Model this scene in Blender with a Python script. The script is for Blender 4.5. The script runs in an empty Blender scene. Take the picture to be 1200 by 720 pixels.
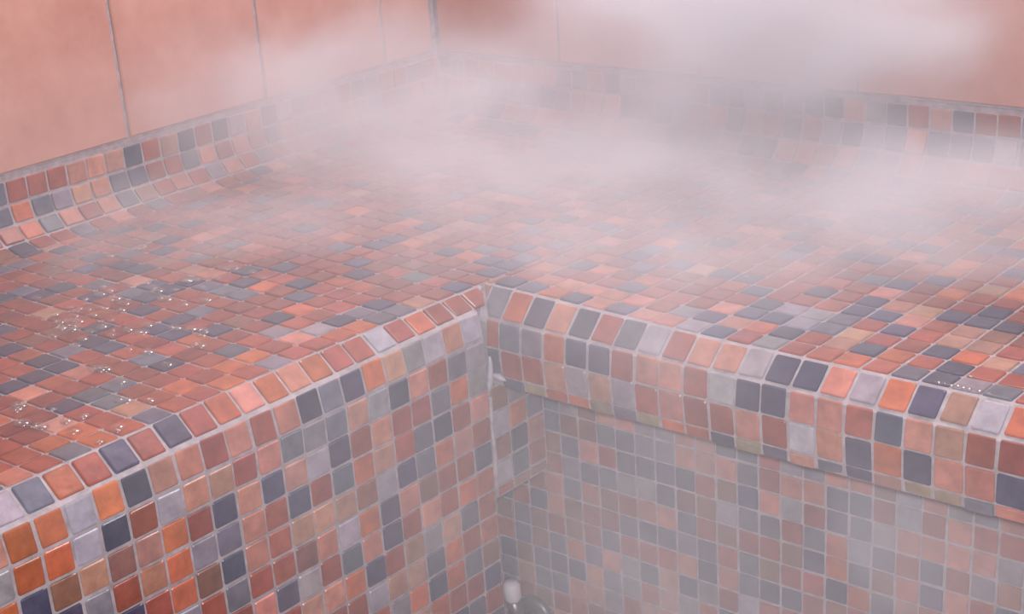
import bpy, bmesh, math, random
from mathutils import Vector, Matrix

random.seed(7)
U = 0.025                    # one mosaic pitch, metres
HZ = 0.425                   # height of the joint below the first row of the bench front
SC = bpy.context.scene
COL = SC.collection


def W(x, y, z):
    """tile units -> metres; the floor is z = 0"""
    return Vector((x * U, y * U, z * U + HZ))


# ------------------------------------------------------------------ camera, light, exposure
FPX, CX, CY = 1897.356, 600.0, 468.785
EUL = (1.16503748, 0.06650522, 0.69612937)
CAM = W(36.82, -40.3366, 20.937)
cd = bpy.data.cameras.new('camera')
cam = bpy.data.objects.new('camera', cd)
COL.objects.link(cam)
cam.location = CAM
cam.rotation_euler = EUL
cd.sensor_width = 36
cd.lens = FPX / 1200 * 36
cd.shift_y = (CY - 360) / 1200
cd.clip_start = 0.02
SC.camera = cam

SC.view_settings.view_transform = 'Standard'
SC.view_settings.look = 'None'
SC.view_settings.gamma = 1
SC.view_settings.use_curve_mapping = False
SC.view_settings.exposure = 0.13

world = bpy.data.worlds.new('room_air')
SC.world = world
world.use_nodes = True
bg = world.node_tree.nodes['Background']
bg.inputs[0].default_value = (0.95, 0.9, 0.95, 1)
bg.inputs[1].default_value = 0.2


def area(name, loc, target, size, power, color):
    ld = bpy.data.lights.new(name, 'AREA')
    ld.shape = 'DISK'
    ld.size = size
    ld.energy = power
    ld.color = color
    o = bpy.data.objects.new(name, ld)
    COL.objects.link(o)
    o.location = loc
    d = Vector(target) - Vector(loc)
    o.rotation_euler = d.to_track_quat('-Z', 'Y').to_euler()
    return o


# ceiling lamp of the cabin, over the bench corner, and the camera's own flash
area('ceiling_lamp', W(7, 17, 60), W(0, 10, 0), 0.35, 16, (0.99, 0.965, 1.0))
area('camera_flash', CAM + Vector((-0.01, 0.012, 0.045)), W(-2, 2, 0), 0.05, 10.5, (1.0, 0.965, 1.0))

SC.cycles.volume_step_rate = 1.3
SC.cycles.volume_max_steps = 256
SC.cycles.volume_bounces = 4
SC.cycles.max_bounces = 6
SC.cycles.diffuse_bounces = 3
SC.cycles.glossy_bounces = 2


# ------------------------------------------------------------------ materials
def lin(c):
    return tuple((v / 255 / 12.92) if v / 255 <= 0.04045 else ((v / 255 + 0.055) / 1.055) ** 2.4 for v in c)


PAL = {
    'O': (190, 106, 74), 'R': (158, 84, 70), 'P': (194, 130, 112), 'T': (180, 134, 116), 'D': (78, 78, 100),
    'S': (106, 106, 122), 'G': (144, 140, 150), 'L': (170, 164, 176), 'B': (138, 98, 84), 'Y': (158, 148, 120),
    'C': (140, 74, 64),
}


def tint(code, j=1.0):
    c = PAL[code]
    k = 1 + random.uniform(-.09, .09) * j
    return tuple(max(0, min(1, v)) for v in lin([min(255, max(0, v * k + random.uniform(-4.5, 4.5) * j)) for v in c])) + (1,)


def nodes(name):
    m = bpy.data.materials.new(name)
    m.use_nodes = True
    nt = m.node_tree
    return m, nt, nt.nodes['Principled BSDF']


def nd(nt, kind, **kw):
    n = nt.nodes.new(kind)
    for k, v in kw.items():
        setattr(n, k, v)
    return n


def mixmul(nt, fac, a, b):
    n = nd(nt, 'ShaderNodeMix', data_type='RGBA', blend_type='MULTIPLY')
    n.inputs[0].default_value = fac
    nt.links.new(a, n.inputs[6])
    nt.links.new(b, n.inputs[7])
    return n.outputs[2]


def glaze(name, attr):
    m, nt, p = nodes(name)
    if attr:
        src = nd(nt, 'ShaderNodeAttribute', attribute_name='tint').outputs['Color']
    else:
        src = nd(nt, 'ShaderNodeObjectInfo').outputs['Color']
    geo = nd(nt, 'ShaderNodeNewGeometry')
    n1 = nd(nt, 'ShaderNodeTexNoise')
    n1.inputs['Scale'].default_value = 55
    n1.inputs['Detail'].default_value = 5
    n1.inputs['Roughness'].default_value = .65
    nt.links.new(geo.outputs['Position'], n1.inputs['Vector'])
    r = nd(nt, 'ShaderNodeValToRGB')
    r.color_ramp.elements[0].position = .25
    r.color_ramp.elements[0].color = (.62, .60, .62, 1)
    r.color_ramp.elements[1].position = .75
    r.color_ramp.elements[1].color = (1.25, 1.22, 1.2, 1)
    nt.links.new(n1.outputs['Fac'], r.inputs[0])
    nt.links.new(mixmul(nt, 1, src, r.outputs[0]), p.inputs['Base Color'])
    p.inputs['Roughness'].default_value = .3
    p.inputs['Specular IOR Level'].default_value = .4
    n2 = nd(nt, 'ShaderNodeTexNoise')
    n2.inputs['Scale'].default_value = 120
    nt.links.new(geo.outputs['Position'], n2.inputs['Vector'])
    b = nd(nt, 'ShaderNodeBump')
    b.inputs['Strength'].default_value = .12
    b.inputs['Distance'].default_value = .002
    nt.links.new(n2.outputs['Fac'], b.inputs['Height'])
    nt.links.new(b.outputs[0], p.inputs['Normal'])
    return m


M_TILE = glaze('glazed_mosaic', False)
M_TILE_A = glaze('glazed_mosaic_small', True)


def rough(name, c1, c2, scale, rgh, bump=.3, dist=.001):
    m, nt, p = nodes(name)
    geo = nd(nt, 'ShaderNodeNewGeometry')
    n1 = nd(nt, 'ShaderNodeTexNoise')
    n1.inputs['Scale'].default_value = scale
    n1.inputs['Detail'].default_value = 6
    n1.inputs['Roughness'].default_value = .6
    nt.links.new(geo.outputs['Position'], n1.inputs['Vector'])
    r = nd(nt, 'ShaderNodeValToRGB')
    r.color_ramp.elements[0].position = .3
    r.color_ramp.elements[0].color = lin(c1) + (1,)
    r.color_ramp.elements[1].position = .7
    r.color_ramp.elements[1].color = lin(c2) + (1,)
    nt.links.new(n1.outputs['Fac'], r.inputs[0])
    nt.links.new(r.outputs[0], p.inputs['Base Color'])
    p.inputs['Roughness'].default_value = rgh
    b = nd(nt, 'ShaderNodeBump')
    b.inputs['Strength'].default_value = bump
    b.inputs['Distance'].default_value = dist
    nt.links.new(n1.outputs['Fac'], b.inputs['Height'])
    nt.links.new(b.outputs[0], p.inputs['Normal'])
    return m


M_GROUT = rough('pale_grout', (150, 141, 146), (194, 185, 190), 90, .75)
M_WALL = rough('salmon_wall_tile', (200, 146, 132), (220, 172, 158), 14, .38, .05)
M_PLASTER = rough('white_plaster', (210, 196, 192), (226, 214, 210), 6, .8)
M_FLOOR = rough('floor_stone', (120, 84, 76), (150, 110, 100), 20, .5)
M_SEAL = rough('grey_sealant', (170, 170, 182), (205, 204, 214), 160, .5, .6, .002)
M_WHITE = rough('white_plastic', (214, 210, 212), (232, 228, 230), 40, .35, .05)
M_STEEL = rough('dull_steel', (96, 98, 98), (128, 130, 130), 50, .35, .1)
M_STEEL.node_tree.nodes['Principled BSDF'].inputs['Metallic'].default_value = .8

m, nt, p = nodes('clear_water')
nt.nodes.remove(p)
tr = nd(nt, 'ShaderNodeBsdfTransparent')
gl = nd(nt, 'ShaderNodeBsdfGlossy')
gl.inputs['Roughness'].default_value = .2
mx = nd(nt, 'ShaderNodeMixShader')
mx.inputs[0].default_value = .2
nt.links.new(tr.outputs[0], mx.inputs[1])
nt.links.new(gl.outputs[0], mx.inputs[2])
nt.links.new(mx.outputs[0], nt.nodes['Material Output'].inputs['Surface'])
M_WATER = m

# ------------------------------------------------------------------ helpers
_R = Matrix.Identity(3)
from mathutils import Euler
_R = Euler(EUL).to_matrix()


def proj(P):
    q = _R.transposed() @ (P - CAM)
    d = -q.z
    if d < .05:
        return (-9999, -9999)
    return (CX + FPX * q.x / d, CY - FPX * q.y / d)


def root(name, loc, label, cat, kind=None):
    o = bpy.data.objects.new(name, None)
    o.empty_display_size = .05
    o.location = loc
    o['label'] = label
    o['category'] = cat
    if kind:
        o['kind'] = kind
    COL.objects.link(o)
    return o


def attach(o, par):
    if par is not None:
        o.parent = par
        o.matrix_parent_inverse = Matrix.Translation(-Vector(par.location))
    COL.objects.link(o)


def mesh_obj(name, verts, faces, mat, par=None, smooth=False):
    me = bpy.data.meshes.new(name)
    me.from_pydata([tuple(v) for v in verts], [], faces)
    if name != 'far_tiles':
        bm = bmesh.new()
        bm.from_mesh(me)
        bmesh.ops.recalc_face_normals(bm, faces=bm.faces)
        bm.to_mesh(me)
        bm.free()
    me.update()
    me.materials.append(mat)
    if smooth:
        for f in me.polygons:
            f.use_smooth = True
    o = bpy.data.objects.new(name, me)
    attach(o, par)
    return o


def loft(sections, caps=True):
    """closed rings of equal length -> verts, faces"""
    v, f = [], []
    n = len(sections[0])
    for s in sections:
        v += s
    for i in range(len(sections) - 1):
        for j in range(n):
            k = (j + 1) % n
            f.append((i * n + j, i * n + k, (i + 1) * n + k, (i + 1) * n + j))
    if caps:
        f.append(tuple(range(n))[::-1])
        f.append(tuple((len(sections) - 1) * n + j for j in range(n)))
    return v, f


TH = 0.12        # tile thickness in tile units
BV = 0.055       # soft glazed edge


def poly_tile(pts):
    """outline (2D, counter-clockwise, tile units) -> a small slab with softened rim; its face lies at z = 0"""
    n = len(pts)
    cx = sum(p[0] for p in pts) / n
    cy = sum(p[1] for p in pts) / n

    def ins(p, d):
        r = math.hypot(p[0] - cx, p[1] - cy) or 1
        k = max(0, 1 - d * 1.3 / r)
        return (cx + (p[0] - cx) * k, cy + (p[1] - cy) * k)
    v = [(p[0], p[1], -TH) for p in pts] + [(p[0], p[1], -.045) for p in pts]
    v += [(*ins(p, BV * .45), -.012) for p in pts] + [(*ins(p, BV * 1.2), 0) for p in pts]
    f = []
    for r in range(3):
        for i in range(n):
            j = (i + 1) % n
            f.append((r * n + i, r * n + j, (r + 1) * n + j, (r + 1) * n + i))
    f.append(tuple(3 * n + i for i in range(n)))
    return v, f


def round_rect(w, h, c=.05):
    a, b = w / 2, h / 2
    return [(-a + c, -b), (a - c, -b), (a, -b + c), (a, b - c), (a - c, b), (-a + c, b), (-a, b - c), (-a, -b + c)]


UNIT_V, UNIT_F = poly_tile(round_rect(1, 1))
UNIT = bpy.data.meshes.new('tile')
UNIT.from_pydata(UNIT_V, [], UNIT_F)
UNIT.materials.append(M_TILE)


def clip(poly, n, d):
    """keep the part of a 3D polygon with n.p <= d"""
    out = []
    for i, a in enumerate(poly):
        b = poly[(i + 1) % len(poly)]
        da, db = n.dot(a) - d, n.dot(b) - d
        if da <= 0:
            out.append(a)
        if da * db < 0:
            out.append(a + (b - a) * (da / (da - db)))
    return out


class Bed:
    """collects the tiles of one thing; the largest in view become objects, the rest one joined part"""

    def __init__(self, limit=300):
        self.items = []
        self.limit = limit

    def add(self, quad, color, clips=(), gap=(.1, .1), jit=1.0):
        """quad: face corners in tile units, counter-clockwise seen from outside; clips: (normal, d) in tile units"""
        q = [Vector(c) for c in quad]
        u = (q[1] + q[2] - q[0] - q[3]) / 2
        v = (q[3] + q[2] - q[0] - q[1]) / 2
        c = (q[0] + q[1] + q[2] + q[3]) / 4
        lu, lv = u.length, v.length
        u, v = u / lu, v / lv
        n = u.cross(v).normalized()
        v = n.cross(u)
        w, hgt = lu - gap[0], lv - gap[1]
        ang = random.gauss(0, .010) * jit
        u, v = u * math.cos(ang) + v * math.sin(ang), v * math.cos(ang) - u * math.sin(ang)
        n = (n + u * random.gauss(0, .012) * jit + v * random.gauss(0, .012) * jit).normalized()
        u = (u - n * u.dot(n)).normalized()
        v = n.cross(u)
        c = c + (u * random.gauss(0, .012) + v * random.gauss(0, .012) + n * random.gauss(0, .008)) * jit
        w *= 1 + random.gauss(0, .012) * jit
        hgt *= 1 + random.gauss(0, .012) * jit
        poly = None
        if clips:
            rect = [c + u * (a * w / 2) + v * (b * hgt / 2) for a, b in ((-1, -1), (1, -1), (1, 1), (-1, 1))]
            if any(Vector(nn).dot(p) > dd for nn, dd in clips for p in rect):
                poly = rect
                for nn, dd in clips:
                    poly = clip(poly, Vector(nn), dd)
                    if len(poly) < 3:
                        return
                ar = sum(((poly[i] - poly[0]).cross(poly[i + 1] - poly[0])).length for i in range(1, len(poly) - 1)) / 2
                if ar < .05:
                    return
                poly = [((p - c).dot(u), (p - c).dot(v)) for p in poly]
        A = [proj(W(*(c + u * (a * w / 2) + v * (b * hgt / 2)))) for a, b in ((-1, -1), (1, -1), (1, 1), (-1, 1))]
        size = abs(sum(A[i][0] * A[(i + 1) % 4][1] - A[(i + 1) % 4][0] * A[i][1] for i in range(4))) / 2
        px = sum(a[0] for a in A) / 4
        py = sum(a[1] for a in A) / 4
        inview = -12 < px < 1212 and -12 < py < 732
        facing = n.dot(Vector((36.82, -40.34, 20.94)) - c) > 0
        self.items.append(dict(c=c, u=u, v=v, n=n, w=w, h=hgt, poly=poly, color=color, size=size if inview and facing else 0))

    def build(self, par):
        order = sorted(self.items, key=lambda t: -t['size'])
        single = [t for t in order[:self.limit] if t['size'] > 0]
        keep = set(map(id, single))
        rest = [t for t in self.items if id(t) not in keep]
        for t in single:
            M = Matrix.Identity(4)
            sx, sy = (t['w'], t['h']) if t['poly'] is None else (1, 1)
            o3 = W(*t['c'])
            for r in range(3):
                M[r][0] = t['u'][r] * sx * U
                M[r][1] = t['v'][r] * sy * U
                M[r][2] = t['n'][r] * U
                M[r][3] = o3[r]
            if t['poly'] is None:
                me = UNIT
            else:
                V, F = poly_tile(t['poly'])
                me = bpy.data.meshes.new('cut_tile')
                me.from_pydata(V, [], F)
                me.materials.append(M_TILE)
            o = bpy.data.objects.new('tile', me)
            o.color = t['color']
            attach(o, par)
            o.matrix_basis = M if par is None else M
            if par is not None:
                o.matrix_parent_inverse = Matrix.Translation(-Vector(par.location))
        if rest:
            V, F, C = [], [], []
            for t in rest:
                tv, tf = (UNIT_V, UNIT_F) if t['poly'] is None else poly_tile(t['poly'])
                sx, sy = (t['w'], t['h']) if t['poly'] is None else (1, 1)
                b = len(V)
                V += [W(*(t['c'] + t['u'] * (p[0] * sx) + t['v'] * (p[1] * sy) + t['n'] * p[2])) for p in tv]
                F += [tuple(b + i for i in f) for f in tf]
                C += [t['color']] * len(tf)
            o = mesh_obj('far_tiles', V, F, M_TILE_A, par)
            at = o.data.attributes.new('tint', 'FLOAT_COLOR', 'FACE')
            at.data.foreach_set('color', [x for c in C for x in c])
            o['kind'] = 'stuff'


MIX = 'RRRRRRROOOPPPTTTBBSSSDDDGGL'
SEATMIX = 'RRRRRRRRRCCCCCCCCCCCCCCOOPTBBS'


def pick(mix=MIX):
    return tint(random.choice(mix))


# ------------------------------------------------------------------ dimensions (tile units; z = 0 is the first joint of the bench front)
D1, D2, ZC = 21.306, 21.42, 4.414          # wall planes and top of the cove
ZF = -HZ / U                               # floor
ZTOP = 68                                  # ceiling
XMAX, YMIN = 30, -31                       # how far the two arms are built past the corner
RY, RS, RX0, RZ0 = 3.163, .8866, 3.278, -3.103   # recessed riser: plane, pitch, grid origin


def hh(x, y):
    """seat height: falls a little from the left arm to the right arm"""
    t = max(-1, min(1, -(x + y) / 10))
    return 1.56 + .24 * t


SINK = .065      # the mortar lies this far below the tile faces

# ------------------------------------------------------------------ room shell
def box(name, a, b, mat, par=None):
    (x0, y0, z0), (x1, y1, z1) = a, b
    v = [W(x, y, z) for z in (z0, z1) for x, y in ((x0, y0), (x1, y0), (x1, y1), (x0, y1))]
    f = [(3, 2, 1, 0), (4, 5, 6, 7), (0, 1, 5, 4), (1, 2, 6, 5), (2, 3, 7, 6), (3, 0, 4, 7)]
    return mesh_obj(name, v, f, mat, par)


def structure(o, label, cat):
    o['kind'] = 'structure'
    o['label'] = label
    o['category'] = cat
    return o


structure(box('floor', (-D1 - 4, -70, ZF - 2), (70, D2 + 4, ZF), M_FLOOR), 'dark reddish stone floor below the tiled bench', 'floor')
structure(box('ceiling', (-D1 - 4, -70, ZTOP), (70, D2 + 4, ZTOP + 2), M_PLASTER), 'plain white ceiling above the steam bench', 'ceiling')
wl = structure(box('wall_left', (-D1 - 4, -70, ZF), (-D1 - .12, D2 + .12, ZTOP), M_GROUT),
               'salmon tiled wall with three vertical joints rising behind the left bench arm', 'wall')
wr = structure(box('wall_right', (-D1 - 4, D2 + .12, ZF), (70, D2 + 4, ZTOP), M_GROUT),
               'salmon tiled wall half hidden in thick white steam behind the right bench arm', 'wall')


def slab_tile(par, a, b, axis, face):
    """a large wall tile between two corners (along the wall, z), its face at the wall plane"""
    g = .09
    (s0, z0), (s1, z1) = a, b
    s0 += g; s1 -= g; z0 += g; z1 -= g
    e = .06
    if axis == 'x':
        ring = lambda i, t: [W(face + t, s, z) for s, z in ((s0 + i, z0 + i), (s1 - i, z0 + i), (s1 - i, z1 - i), (s0 + i, z1 - i))]
        rings = [ring(0, -.2), ring(0, -e), ring(e, 0)]
    else:
        ring = lambda i, t: [W(s, face - t, z) for s, z in ((s1 - i, z0 + i), (s0 + i, z0 + i), (s0 + i, z1 - i), (s1 - i, z1 - i))]
        rings = [ring(0, -.2), ring(0, -e), ring(e, 0)]
    v = sum(rings, [])
    f = []
    for r in range(2):
        for i in range(4):
            j = (i + 1) % 4
            f.append((r * 4 + i, r * 4 + j, r * 4 + 4 + j, r * 4 + 4 + i))
    f.append((8, 9, 10, 11))
    mesh_obj('tile', v, f, M_WALL, par)


ys = [-30.5, -22.5, -14.5, -6.5, 1.5, 9.5, 17.6, D2 - .22]
xs = [-D1 + .12, -13.2, -4.95, 3.11, 11.1, 19.1, 27.1, 35.1]
for k, zz in enumerate((ZC + .22, ZC + 12.2, ZC + 24.2, ZC + 36.2, ZC + 48.2)):
    for i in range(len(ys) - 1):
        slab_tile(wl, (ys[i], zz), (ys[i + 1], zz + 12), 'x', -D1)
    for i in range(len(xs) - 1):
        slab_tile(wr, (xs[i], zz), (xs[i + 1], zz + 12), 'y', D2)

# ------------------------------------------------------------------ coves where the seat curves up into the walls
def cove(s, hgt, inset=0.0):
    """s = 0 at the top .. 4 at the seat; returns (distance from wall, z)"""
    r = ZC - 1.0 - hgt
    if s <= 1:
        return (inset, ZC - s)
    a = (s - 1) / 3 * math.pi / 2
    return (r - (r - inset) * math.cos(a), hgt + r - (r - inset) * math.sin(a))


COVE = {
    1: {0: 'RRRPPTDRTDRDLPDLSRGRSGPRS', 1: 'OSGTPSDRRSPRPPSPSGRPSGRSP', 2: 'OSPRPSTRPRGPRSRPPRSPRGPPR', 3: 'RRSRPRSRBPRRSPRPRSRPRGPRP'},
    2: {0: 'SRPDRRSRPRS', 1: 'SPSSSLSRPGR', 2: 'PGGOROPRRPS', 3: 'SPRSRRPRSRP'},
}
t1 = root('trim_1', W(-D1, 0, ZC), 'curved mosaic cove joining seat and wall along the left side', 'cove', 'structure')
t2 = root('trim_2', W(0, D2, ZC), 'curved mosaic cove joining seat and steamy wall along the right side', 'cove', 'structure')
CL_Y0, CR_X0 = -4.946, 4.497
bed1, bed2 = Bed(), Bed()
for j in range(-26, 28):
    for s in range(4):
        y0 = CL_Y0 + j
        if y0 > D2:
            continue
        hg = hh(-19.4, y0)
        a, b = cove(s, hg), cove(s + 1, hg)
        quad = [(-D1 + a[0], y0 + 1, a[1]), (-D1 + a[0], y0, a[1]), (-D1 + b[0], y0, b[1]), (-D1 + b[0], y0 + 1, b[1])]
        row = COVE[1][s]
        code = tint(row[j]) if 0 <= j < len(row) else pick()
        bed1.add(quad[::-1] if False else quad, code, [((1, 1, 0), D2 - D1 - .06)])
for j in range(-27, 26):
    for s in range(4):
        x0 = CR_X0 + j
        hg = hh(x0, 19.5)
        a, b = cove(s, hg), cove(s + 1, hg)
        quad = [(x0 + 1, D2 - a[0], a[1]), (x0, D2 - a[0], a[1]), (x0, D2 - b[0], b[1]), (x0 + 1, D2 - b[0], b[1])]
        row = COVE[2][s]
        i = j + (2 if s > 1 else 0)
        code = tint(row[i]) if 0 <= i < len(row) else pick('RRPPPTSSSDGGL')
        bed2.add(quad, code, [((-1, -1, 0), -(D2 - D1) - .06)])
bed1.build(t1)
bed2.build(t2)


def cove_body(par, left):
    secs = []
    st = [i * .25 for i in range(0, 17)]
    rng = [(YMIN + i * 2) for i in range(27)] if left else [-D1 + i * 2 for i in range(27)]
    for c in rng:
        c = min(c, D2) if left else c
        hg = hh(-19.4, c) if left else hh(c, 19.5)
        pr = [(-.25, ZC + .2), (-.02, ZC + .2)] + [cove(s, hg, -SINK) for s in st]
        pr += [(pr[-1][0], hg - 1.2), (-.25, hg - 1.2)]
        if left:
            secs.append([W(-D1 + a, c, z) for a, z in pr])
        else:
            secs.append([W(c, D2 - a, z) for a, z in pr])
    v, f = loft(secs)
    if left:
        f = [t[::-1] for t in f]
    mesh_obj('mortar_bed', v, f, M_GROUT, par)


cove_body(t1, True)
cove_body(t2, False)

# ------------------------------------------------------------------ bench seats
def spots(txt):
    d = {}
    for t in txt.split():
        a, b = t[:-1].split(',')
        d[(int(a), int(b))] = t[-1]
    return d


def rows(start, txt):
    d = {}
    for r, part in enumerate(txt.split()):
        for i, ch in enumerate(part):
            if ch != '.':
                d[(r, start + i)] = ch
    return d


SL = spots('0,-21S 0,-17D 0,-10D 0,-7S 0,-5S 0,-4D 0,-3D 0,-1D 0,2S 0,3S 1,-6D 1,-4D 1,2D 1,3S 1,4D 1,5S 2,-14D 2,-10D 2,-8S 2,6S '
           '3,-18S 3,-9D 3,-4D 3,5D 3,10D 3,12S 3,13S 3,14D 4,-15S 4,0D 4,3S 4,7D 4,10S 5,-1D 5,2D 5,8D 6,-12S 6,-6D 6,-4D 6,-3D '
           '6,4S 6,6S 6,7D 6,8D 6,10D 6,12D 6,13D 6,14D 7,-2S 7,1D 7,3D 7,4S 7,10D 7,11S 7,12D 8,-17D 8,-12D 8,-10S 8,-7D 8,2D '
           '8,7D 8,9D 9,4D 9,5D 9,6D 9,12D 10,-3D 10,5D 10,6S 11,0S 11,7D 11,11D 12,-6S 12,4D 12,6S 13,-12D 13,-9D 13,-6D 13,-3S '
           '13,2D 13,4D 13,7D 13,8D 14,1D 14,3S 14,5D 14,9D 15,-1D 15,4D 16,0D 17,-4S 17,1D 17,4D 17,6S 17,7S 18,-7D 18,2D 18,5D')
SL.update(rows(4, 'OORRGRORRSOOSRP DGPROORORTROOR RRGRSRR'))
SR = spots('0,-1D 0,0S 0,2D 0,4D 1,7D 1,10D 1,13D 2,3S 2,8D 2,9D 2,11D 3,0D 3,8D 4,7D 4,11D 4,13D 5,1D 5,3D 5,5D 5,6D 5,9D 5,11D '
           '5,12D 5,16D 6,15D 7,2S 7,11D 8,3D 8,6S 8,12D 9,0D 9,6D 9,8D 9,9D 10,5D 10,14D 11,0S 11,2D 11,9D 11,10D 12,5D 12,13D '
           '13,8D 14,6D 14,7D 14,9D 14,11D 15,1D 16,7S 16,10D 17,2D 18,7D 20,8D')
SR.update(rows(-1, 'DSODPSPPGDRGRRORSDGSR RPPPPPRGDPODRTDORDRRP ........PDDGSTRRDOTS .........DGGSRDRTTRB .............DPRTB .............PTDD'))
XS = -1.144      # the sheet joint between the two arms

seat_l = root('steam_bench', W(-10, -5, -1), 'mosaic seat of the left bench arm, wet with beads of water', 'bench')
bed = Bed()
for r in range(0, 19):
    for k in range(-20, 27):
        x1, x0 = XS - r, XS - r - 1
        y0, y1 = -.036 - k - 1, -.036 - k
        if y1 > 20:
            continue
        z = lambda x, y: hh(x, y)
        quad = [(x0, y0, z(x0, y0)), (x1, y0, z(x1, y0)), (x1, y1, z(x1, y1)), (x0, y1, z(x0, y1))]
        c = tint(SL[(r, k)]) if (r, k) in SL else pick(SEATMIX)
        cl = []
        r0 = ZC - 1 - hh(-19.4, y0)
        if x0 < -D1 + r0 + .1:
            cl.append(((-1, 0, 0), D1 - r0 - .04))
        if y1 > D2 - 1.9:
            cl.append(((0, 1, 0), D2 - (ZC - 1 - 1.5) - .04))
        bed.add(quad, c, cl, (.085, .085), .9)
bed.build(seat_l)


def seat_body(par, x0, x1, y0, y1, zb, nx, ny):
    v, f = [], []
    gx = [x0 + (x1 - x0) * i / nx for i in range(nx + 1)]
    gy = [y0 + (y1 - y0) * i / ny for i in range(ny + 1)]
    top = lambda i, j: i * (ny + 1) + j
    for x in gx:
        for y in gy:
            v.append(W(x, y, hh(x, y) - SINK))
    nb = len(v)
    for x in gx:
        for y in gy:
            v.append(W(x, y, zb))
    for i in range(nx):
        for j in range(ny):
            a, b, c, d = top(i, j), top(i + 1, j), top(i + 1, j + 1), top(i, j + 1)
            f += [(a, b, c, d), (nb + d, nb + c, nb + b, nb + a)]
    for i in range(nx):
        a, b = top(i, 0), top(i + 1, 0)
        f.append((nb + a, nb + b, b, a))
        a, b = top(i, ny), top(i + 1, ny)
        f.append((a, b, nb + b, nb + a))
    for j in range(ny):
        a, b = top(0, j), top(0, j + 1)
        f.append((a, b, nb + b, nb + a))
        a, b = top(nx, j), top(nx, j + 1)
        f.append((nb + a, nb + b, b, a))
    mesh_obj('mortar_bed', v, f, M_GROUT, par)


seat_body(seat_l, -D1 + 1.9, XS - .02, YMIN, D2 - 1.9, -1, 9, 25)

seat_r = root('steam_bench', W(10, 10, -2), 'mosaic seat of the right bench arm under drifting steam', 'bench')
bed = Bed()
for r in range(0, 19):
    for k in range(-2, 29):
        x0, x1 = .205 + k, 1.205 + k
        y0, y1 = 1.56 + r, 2.56 + r
        quad = [(x0, y0, hh(x0, y0)), (x1, y0, hh(x1, y0)), (x1, y1, hh(x1, y1)), (x0, y1, hh(x0, y1))]
        c = tint(SR[(r, k)]) if (r, k) in SR else pick(SEATMIX)
        cl = []
        if x0 < XS:
            cl.append(((-1, 0, 0), -XS - .06))
        r0 = ZC - 1 - hh(x0, 19.5)
        if y1 > D2 - r0 - .1:
            cl.append(((0, 1, 0), D2 - r0 - .04))
        bed.add(quad, c, cl, (.085, .085), .9)
bed.build(seat_r)
seat_body(seat_r, XS + .02, XMAX, 1.62, D2 - 1.9, -2.0, 16, 10)

# ------------------------------------------------------------------ front panel of the left arm, with its curved top edge
PL = {
    'N': 'RRORLRROPOPORDRDROSLP', 'A': 'LPLGTODSDPRPRPTDOLOOT', 'B': 'GSRPDLTSGSPRTPLRDLOOL', 'C': 'GOSRRPRDLTDPDROTBTBDO',
    'D': 'PRDSRTOSRDRPSGOPRGDOR', 'E': 'RTOSDLBTTTRPDBORDRTSO', 'F': 'DRRBPDOLPBRRSRGPORDTP', 'G': 'OORPRDPSRLSPROTRPSORT',
    'H': 'RSTGTRDOPTRSPROTRSDPO', 'I': 'OROSTTLRRPSDRTOPRSPRR', 'J': 'BSODOGRSPROTRDSPRRPOS', 'K': 'DRROTPSRDRPTORSPDRRPO', 'L': 'RSDROPRSTPRDROPSRRTPD',
    'M': 'DROPRTSRPDORRPSTRDPRO', 'O': 'RPSDRROPTRSRDPRORTSPR', 'P': 'SRRPODRTPSRRDORPTRSRP', 'Q': 'PRODRSTRPRODSRPRTSRPR',
}
LINTEL = {'D': 'BGS', 'E': 'LOS', 'F': 'BDP', 'G': 'LSR', 'H': 'OTB'}
RP = 1.008
panel = root('bench_facing', W(0, -10, ZF), 'upright mosaic front of the left bench arm with rounded top edge and bright grout', 'bench front')
bed = Bed()
MITRE = ((1, 1, 0), .26 - .05)
for k in range(-2, 28):
    y0, y1 = -k - 1, -k
    for nm in 'NABCDEFGHIJKLMOPQ':
        row = PL[nm]
        code = tint(row[k]) if 0 <= k < len(row) else (tint('R') if k < 0 else pick())
        if nm == 'N':
            h0, h1 = hh(-1, y0), hh(-1, y1)
            quad = [(-.35, y0, 1.125), (-.35, y1, 1.125), (-1.03, y1, h1 - .03), (-1.03, y0, h0 - .03)]
            bed.add(quad, code, [MITRE], (.1, 0))
            continue
        if k < 0:
            continue
        if nm == 'A':
            quad = [(-.015, y0, .06), (-.015, y1, .06), (-.18, y1, 1.0), (-.18, y0, 1.0)]
            bed.add(quad, code, [((0, 1, 0), -.02)], (.1, .02))
            continue
        j = 'ABCDEFGHIJKLMOPQ'.index(nm)
        zt, zb = -(j - 1) * RP, -j * RP
        if zb < ZF + .1:
            continue
        quad = [(0, y0, zb), (0, y1, zb), (0, y1, zt), (0, y0, zt)]
        bed.add(quad, code, [], (.1, .1))
for nm, cs in LINTEL.items():
    j = 'ABCDEFGHIJKLMOPQ'.index(nm)
    zt, zb = -(j - 1) * RP, -j * RP
    if nm == 'H':
        zb = zt - .42
    for i, ch in enumerate(cs):
        y0, y1 = .08 + i, 1.08 + i
        quad = [(0, y0, zb), (0, y1, zb), (0, y1, zt), (0, y0, zt)]
        bed.add(quad, tint(ch), [((0, 1, 0), RY - .06)], (.1, .1))
bed.build(panel)
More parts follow.
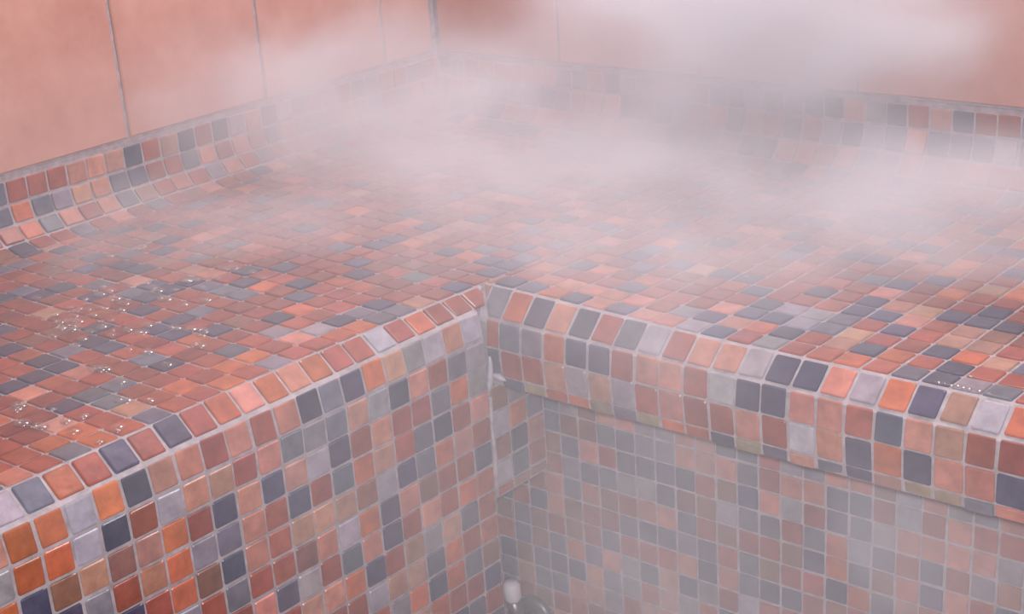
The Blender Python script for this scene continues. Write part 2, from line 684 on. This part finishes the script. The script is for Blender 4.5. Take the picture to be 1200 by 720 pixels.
# mortar body of the panel: profile in (x, z), swept along the arm
secs = []
ring = lambda y: [(-2.2, ZF), (-SINK, ZF), (-SINK, 0.03), (-.177 - SINK, .97), (-.373 - SINK, 1.12), (-1.0 - SINK * .7, hh(-1, y) - .13),
                  (XS + .01, hh(XS, y) - SINK), (XS + .01, -1.1), (-2.2, -1.1)]
for y in [YMIN, -24, -16, -10, -8, -6, -4, -2, 0]:
    secs.append([W(x, y, z) for x, z in ring(y)])
v, f = loft(secs)
mesh_obj('mortar_bed', v, [t[::-1] for t in f], M_GROUT, panel)
# the curved top runs on a little behind the inner corner
h0 = hh(-1, .6)
secs = [[W(x, 0, z) for x, z in [(-.373 - SINK, 1.09), (-1.03, h0 - .12), (XS + .01, h0 - SINK), (XS + .01, .2), (-.44, .2)]],
        [W(x, 1.2, z) for x, z in [(-1.0, 1.5), (-1.03, h0 - .12), (XS + .01, h0 - SINK), (XS + .01, .2), (-1.0, .2)]]]
v, f = loft(secs)
mesh_obj('corner_mortar', v, f, M_GROUT, panel)
# lintel over the niche
secs = []
for y in (0.0, RY - .02):
    secs.append([W(x, y, z) for x, z in [(-2.2, -6.5), (-SINK, -6.5), (-SINK, -1.98), (-2.2, -1.98)]])
v, f = loft(secs)
mesh_obj('lintel', v, [t[::-1] for t in f], M_GROUT, panel)

# ------------------------------------------------------------------ rounded overhanging edge of the right arm
EDGE = {'N': 'GODPDRSLRPPLDDPLODTLO', 'A': 'OSGODDRPPRLDDPPRDPTRR', 'B': 'SRRTLTGRPRRPRLPDODPPD', 'C': '.SYOOYSYOODYSTSDTYYGP'}
LX = .308
edge = root('bench_nosing', W(10, 1, -2), 'rounded overhanging mosaic edge along the front of the right bench arm', 'bench edge')
bed = Bed()
for k in range(-2, 29):
    x0, x1 = LX + k, LX + k + 1
    for nm in 'NABC':
        row = EDGE[nm]
        code = tint(row[k + 1]) if 0 <= k + 1 < len(row) and row[k + 1] != '.' else pick()
        if nm == 'N':
            a, b = hh(x0, 1.3), hh(x1, 1.3)
            quad = [(x0, .595, .65), (x1, .595, .65), (x1, 1.38, b - .04), (x0, 1.38, a - .04)]
            bed.add(quad, code, [((-1, -1, 0), -.26 - .05)], (.1, 0))
            continue
        if k < -1:
            continue
        if nm == 'A':
            quad = [(x0, .36, -.45), (x1, .36, -.45), (x1, .47, .53), (x0, .47, .53)]
        elif nm == 'B':
            quad = [(x0, .44, -1.56), (x1, .44, -1.56), (x1, .36, -.52), (x0, .36, -.52)]
        else:
            if k < 0:
                continue
            dy = random.uniform(-.05, .04)
            quad = [(x0, .52 + dy, -2.02), (x1, .52 + dy, -2.02), (x1, .42 + dy, -1.62), (x0, .42 + dy, -1.62)]
        bed.add(quad, code, [((-1, 0, 0), .26)], (.1, .01))
bed.build(edge)
secs = []
for x in [.02, 1, 2, 4, 6, 8, 10, 12, 16, 22, XMAX]:
    h = hh(x, 1.5)
    pr = [(1.61, h - SINK), (1.36, h - .12), (.65, .60), (.5, .45), (.425, -.48), (.50, -1.6), (.56, -2.0), (1.61, -2.0)]
    secs.append([W(x, y, z) for y, z in pr])
v, f = loft(secs)
mesh_obj('mortar_bed', v, [t[::-1] for t in f][::1], M_GROUT, edge)
# mitre piece in the inner corner
secs = []
for (xa, t) in ((-1.13, 0), (-.55, .4), (.02, 1)):
    h = hh(xa, 1.5)
    pr = [(1.61, h - SINK), (1.36, h - .14), (.65, .58), (.5, .44), (.43, -.48), (.5, -1.6), (.56, -2.0), (1.61, -2.0)]
    secs.append([W(xa, y, z) for y, z in pr])
v, f = loft(secs)
mesh_obj('corner_mortar', v, [t[::-1] for t in f], M_GROUT, edge)

# ------------------------------------------------------------------ recessed riser under the right arm
RISER = {
    0: '...SGBTPGGPTSSRGGPRBGPGGP', 1: '...SBBSSGGPTPSRPPDDRLRPRR', 2: '...BSPRSSSDRBDPGRDSGPPPPG', 3: '...RGSSGGSBBGSSRSOGSRSRGT',
    4: '...PSPBRPPSRBRRBDOSBODPRS', 5: '.RDPBRRSSSGSRSBRRDOSTRPRS', 6: 'BSBRBRSRRRPDPSDDRBRSPRSPR', 7: 'RSBSOSPGDTDGRLRRSPRDSRPRS',
    8: 'DBSDDPGGRTGRDPRSRPSRDPRST', 9: 'STSSPTGRTPRSPRDSRRPSTRPSR',
}
riser = root('bench_facing', W(8, RY, ZF), 'shaded recessed mosaic riser beneath the overhanging right bench arm', 'bench front')
bed = Bed()
for r in range(-2, 14):
    for mm in range(-13, 26):
        x0, x1 = RX0 + RS * mm, RX0 + RS * (mm + 1)
        zt = RZ0 - RS * RP * r
        zb = zt - RS * RP
        if zb < ZF + .05 or x1 > XMAX:
            continue
        row = RISER.get(r, '')
        i = mm + 7
        code = tint(row[i]) if 0 <= i < len(row) and row[i] != '.' else pick('RRRRPPTBSSSDDGG')
        quad = [(x0, RY, zb), (x1, RY, zb), (x1, RY, zt), (x0, RY, zt)]
        bed.add(quad, code, [((0, 0, 1), -2.06)], (.085, .085))
bed.build(riser)
box('mortar_bed', (-9, RY + SINK, ZF), (XMAX, RY + 1.6, -2.04), M_GROUT, riser)

# ------------------------------------------------------------------ lump of sealant in the inner corner
def lump(name, pts, mat, par=None):
    """smooth blobby strip through points (x, y, z, radius) in tile units"""
    secs = []
    n = 10
    P = [Vector(p[:3]) for p in pts]
    for i, p in enumerate(pts):
        d = (P[min(i + 1, len(P) - 1)] - P[max(i - 1, 0)]).normalized()
        a = d.orthogonal().normalized()
        b = d.cross(a)
        secs.append([W(*(P[i] + (a * math.cos(t) + b * math.sin(t)) * p[3] * random.uniform(.85, 1.15)))
                     for t in [2 * math.pi * k / n for k in range(n)]])
    v, f = loft(secs)
    return mesh_obj(name, v, f, mat, par, True)


lump('sealant', [(.0, .20, -.75, .04), (.02, .20, -1.0, .08), (.02, .14, -1.4, .11), (.03, .05, -1.8, .12), (.02, .0, -2.05, .05)], M_SEAL, edge)
lump('sealant', [(.05, .22, -1.45, .07), (.25, .30, -1.52, .12), (.42, .34, -1.6, .09), (.55, .38, -1.66, .03)], M_SEAL, edge)
lump('corner_grout', [(.0, .06, -2.3, .07), (.0, .04, -3.5, .09), (.01, .05, -4.5, .10), (.01, .03, -5.6, .11), (0, .02, -6.4, .09)], M_GROUT, panel)

# ------------------------------------------------------------------ steam outlet at the foot of the niche
so = root('steam_outlet', W(-2.0, RY, -12.8), 'small white steam nozzle on a dull metal pipe low in the corner niche', 'pipe')


def tube(name, path, rad, mat, par, n=16):
    secs = []
    P = [Vector(p) for p in path]
    for i in range(len(P)):
        d = (P[min(i + 1, len(P) - 1)] - P[max(i - 1, 0)]).normalized()
        a = d.cross(Vector((.3, .2, 1))).normalized()
        b = d.cross(a)
        secs.append([W(*(P[i] + (a * math.cos(t) + b * math.sin(t)) * rad[i])) for t in [2 * math.pi * k / n for k in range(n)]])
    v, f = loft(secs)
    return mesh_obj(name, v, f, mat, par, True)


tube('wall_flange', [(-1.2, RY + .02, -13.5), (-1.2, RY - .22, -13.5), (-1.2, RY - .3, -13.5)], [.9, .9, .7], M_STEEL, so)
tube('elbow_pipe', [(-1.2, RY - .2, -13.5), (-1.15, RY - .8, -13.4), (-1.1, RY - 1.25, -13.0), (-1.12, RY - 1.42, -12.05)], [.4, .38, .34, .28], M_STEEL, so)
nz = tube('nozzle', [(-1.12, RY - 1.45, -12.1), (-1.12, RY - 1.46, -11.95), (-1.13, RY - 1.48, -11.4), (-1.13, RY - 1.48, -11.2)], [.26, .36, .36, .24], M_WHITE, so)

# ------------------------------------------------------------------ beads of water
DROPS = [(-12.5, -7.3), (-11.6, -7.5), (-11.5, -8.6), (-10.8, -8.9), (-11.4, -9.3), (-10.7, -9.6), (-9.5, -10.0), (-9.4, -9.5), (-9.7, -8.9), (-8.8, -9.5),
         (-8.4, -9.2), (-7.7, -9.1), (-11.3, -10.0), (-10.6, -10.3), (-6.8, -10.4), (-9.7, -4.8), (-8.3, -5.7), (-7.0, -8.2), (-6.2, -7.9), (-5.6, -8.2),
         (-4.9, -8.9), (-4.5, -10.6), (-6.2, -12.1), (-5.6, -15.6), (-4.6, -15.0), (-3.5, -15.3), (-3.9, -16.0), (-2.5, -12.9), (-10.3, -5.5), (-10.7, -4.6),
         (-1.3, -15.7), (-1.5, -14.9), (-9.8, -6.4), (-10.3, -11.0), (-9.1, -10.6), (-14.4, -8.8), (-16.5, -4.0), (-15.8, -3.0), (-9.2, -2.7), (-10.3, -2.7),
         (-10.0, -3.8), (-12.4, -6.9), (-10.8, -7.5), (-12.3, -8.8), (-11.9, -5.6), (16.8, 1.7), (17.0, 1.72), (17.2, 1.7), (17.4, 1.74), (17.6, 1.72),
         (17.8, 1.7), (18.1, 1.72), (18.4, 1.7), (17.4, 2.6), (6.6, 7.1)]
v, f = [], []
for (x, y) in DROPS + [(a + random.gauss(0, .9), b + random.gauss(0, .7)) for a, b in DROPS[:44]]:
    r = random.uniform(.14, .3)
    if x > 0:
        r = .1
    z = hh(x, y) - .005
    b0 = len(v)
    n = 10
    e = random.uniform(.8, 1.5)
    for ring_ in ((1, 0), (.92, .22), (.68, .40), (.35, .50)):
        for k in range(n):
            t = 2 * math.pi * k / n
            v.append(W(x + r * ring_[0] * math.cos(t) * e, y + r * ring_[0] * math.sin(t), z + r * ring_[1]))
    v.append(W(x, y, z + r * .53))
    for q in range(3):
        for k in range(n):
            j = (k + 1) % n
            f.append((b0 + q * n + k, b0 + q * n + j, b0 + q * n + n + j, b0 + q * n + n + k))
    for k in range(n):
        f.append((b0 + 3 * n + k, b0 + 3 * n + (k + 1) % n, b0 + 4 * n))
    f.append(tuple(b0 + k for k in range(n))[::-1])
wd = mesh_obj('water_beads', v, f, M_WATER, None, True)
wd['kind'] = 'stuff'
wd['label'] = 'glinting beads of water scattered over the mosaic seats'
wd['category'] = 'water'

# ------------------------------------------------------------------ steam
m = bpy.data.materials.new('steam')
m.use_nodes = True
nt = m.node_tree
nt.nodes.clear()
out = nd(nt, 'ShaderNodeOutputMaterial')
vol = nd(nt, 'ShaderNodeVolumePrincipled')
vol.inputs['Color'].default_value = (.945, .955, 1.0, 1)
vol.inputs['Anisotropy'].default_value = -0.35
nt.links.new(vol.outputs[0], out.inputs['Volume'])
tc = nd(nt, 'ShaderNodeTexCoord')
POS = tc.outputs['Object']


def math_n(op, a, b=None):
    n = nd(nt, 'ShaderNodeMath', operation=op)
    for i, x in enumerate((a, b)):
        if x is None:
            continue
        if isinstance(x, (int, float)):
            n.inputs[i].default_value = x
        else:
            nt.links.new(x, n.inputs[i])
    return n.outputs[0]


def vmath(op, a, b=None):
    n = nd(nt, 'ShaderNodeVectorMath', operation=op)
    for i, x in enumerate((a, b)):
        if x is None:
            continue
        if isinstance(x, tuple):
            n.inputs[i].default_value = x
        else:
            nt.links.new(x, n.inputs[i])
    return n


# warp the position a little so that the puffs have ragged outlines
wn = nd(nt, 'ShaderNodeTexNoise')
wn.inputs['Scale'].default_value = 6
wn.inputs['Detail'].default_value = 1
nt.links.new(POS, wn.inputs['Vector'])
wv = vmath('SUBTRACT', wn.outputs['Color'], (.5, .5, .5)).outputs[0]
wsc = vmath('MULTIPLY', wv, (.22, .22, .12)).outputs[0]
WP = vmath('ADD', POS, wsc).outputs[0]

# (centre, radii in tile units, density per metre, 1 = even haze, 0 = billowing)
PUFFS = [
    ((1, 17, 9.5), (14, 7, 6.5), 12.0, 0),
    ((-9, 14, 4.0), (13, 10, 4.2), 4.6, 0),
    ((-1, 9, 2.8), (19, 13, 3.4), 5.0, 0),
    ((-17, 10, 5.0), (6, 13, 6.0), 4.5, 0),
    ((-18, 11, 4.0), (6, 13, 5.0), 3.0, 1),
    ((7, 2, 2.5), (12, 6, 4.0), 1.6, 0),
    ((-13, -2, 2.6), (9, 9, 2.4), 3.5, 0),
    ((14, 13, 3.0), (12, 10, 3.5), 4.0, 0),
    ((13, 2.3, -9), (25, 3.3, 15.0), 2.5, 1),
    ((-2, 18, 6), (20, 6, 7), 3.0, 1),
    ((-2, 10, 2.5), (22, 13, 4.0), 1.3, 1),
    ((4, -4, 2), (34, 34, 22), .3, 1),
]
tot = [None, None]
for c, r, a, calm in PUFFS:
    cw = W(*c)
    s = vmath('SUBTRACT', WP, tuple(cw)).outputs[0]
    s = vmath('DIVIDE', s, tuple(x * U for x in r)).outputs[0]
    l = vmath('LENGTH', s).outputs['Value']
    mr = nd(nt, 'ShaderNodeMapRange', interpolation_type='SMOOTHERSTEP')
    mr.inputs['From Min'].default_value = 1.0
    mr.inputs['From Max'].default_value = 0.25
    mr.inputs['To Min'].default_value = 0
    mr.inputs['To Max'].default_value = a
    nt.links.new(l, mr.inputs['Value'])
    tot[calm] = mr.outputs[0] if tot[calm] is None else math_n('ADD', tot[calm], mr.outputs[0])
sn = nd(nt, 'ShaderNodeTexNoise')
sn.inputs['Scale'].default_value = 7
sn.inputs['Detail'].default_value = 2
sn.inputs['Roughness'].default_value = .55
sn.inputs['Distortion'].default_value = 0
sp = vmath('MULTIPLY', WP, (1, 1, 1.8)).outputs[0]
nt.links.new(sp, sn.inputs['Vector'])
mr = nd(nt, 'ShaderNodeMapRange', interpolation_type='SMOOTHSTEP')
mr.inputs['From Min'].default_value = .38
mr.inputs['From Max'].default_value = .66
mr.inputs['To Min'].default_value = .45
mr.inputs['To Max'].default_value = 1.55
nt.links.new(sn.outputs['Fac'], mr.inputs['Value'])
dens = math_n('ADD', math_n('MULTIPLY', tot[0], mr.outputs[0]), tot[1])
nt.links.new(dens, vol.inputs['Density'])
sb = box('steam', (-D1 + .05, -22, 2.0), (27, D2 - .05, 13), m)
sb['kind'] = 'stuff'
sb['label'] = 'white steam drifting above the seats and rising against the salmon walls'
sb['category'] = 'steam'
secs = []
for x in (.1, 27):
    secs.append([W(x, y, z) for y, z in ((-14, ZF + .3), (RY - .1, ZF + .3), (RY - .1, -2.1), (.28, -2.1), (.28, 1.97), (-14, 1.97))])
v, f = loft(secs)
sb = mesh_obj('steam', v, [t[::-1] for t in f], m)
sb['kind'] = 'stuff'
sb['label'] = 'thin grey haze of steam hanging in front of the recessed riser'
sb['category'] = 'steam'
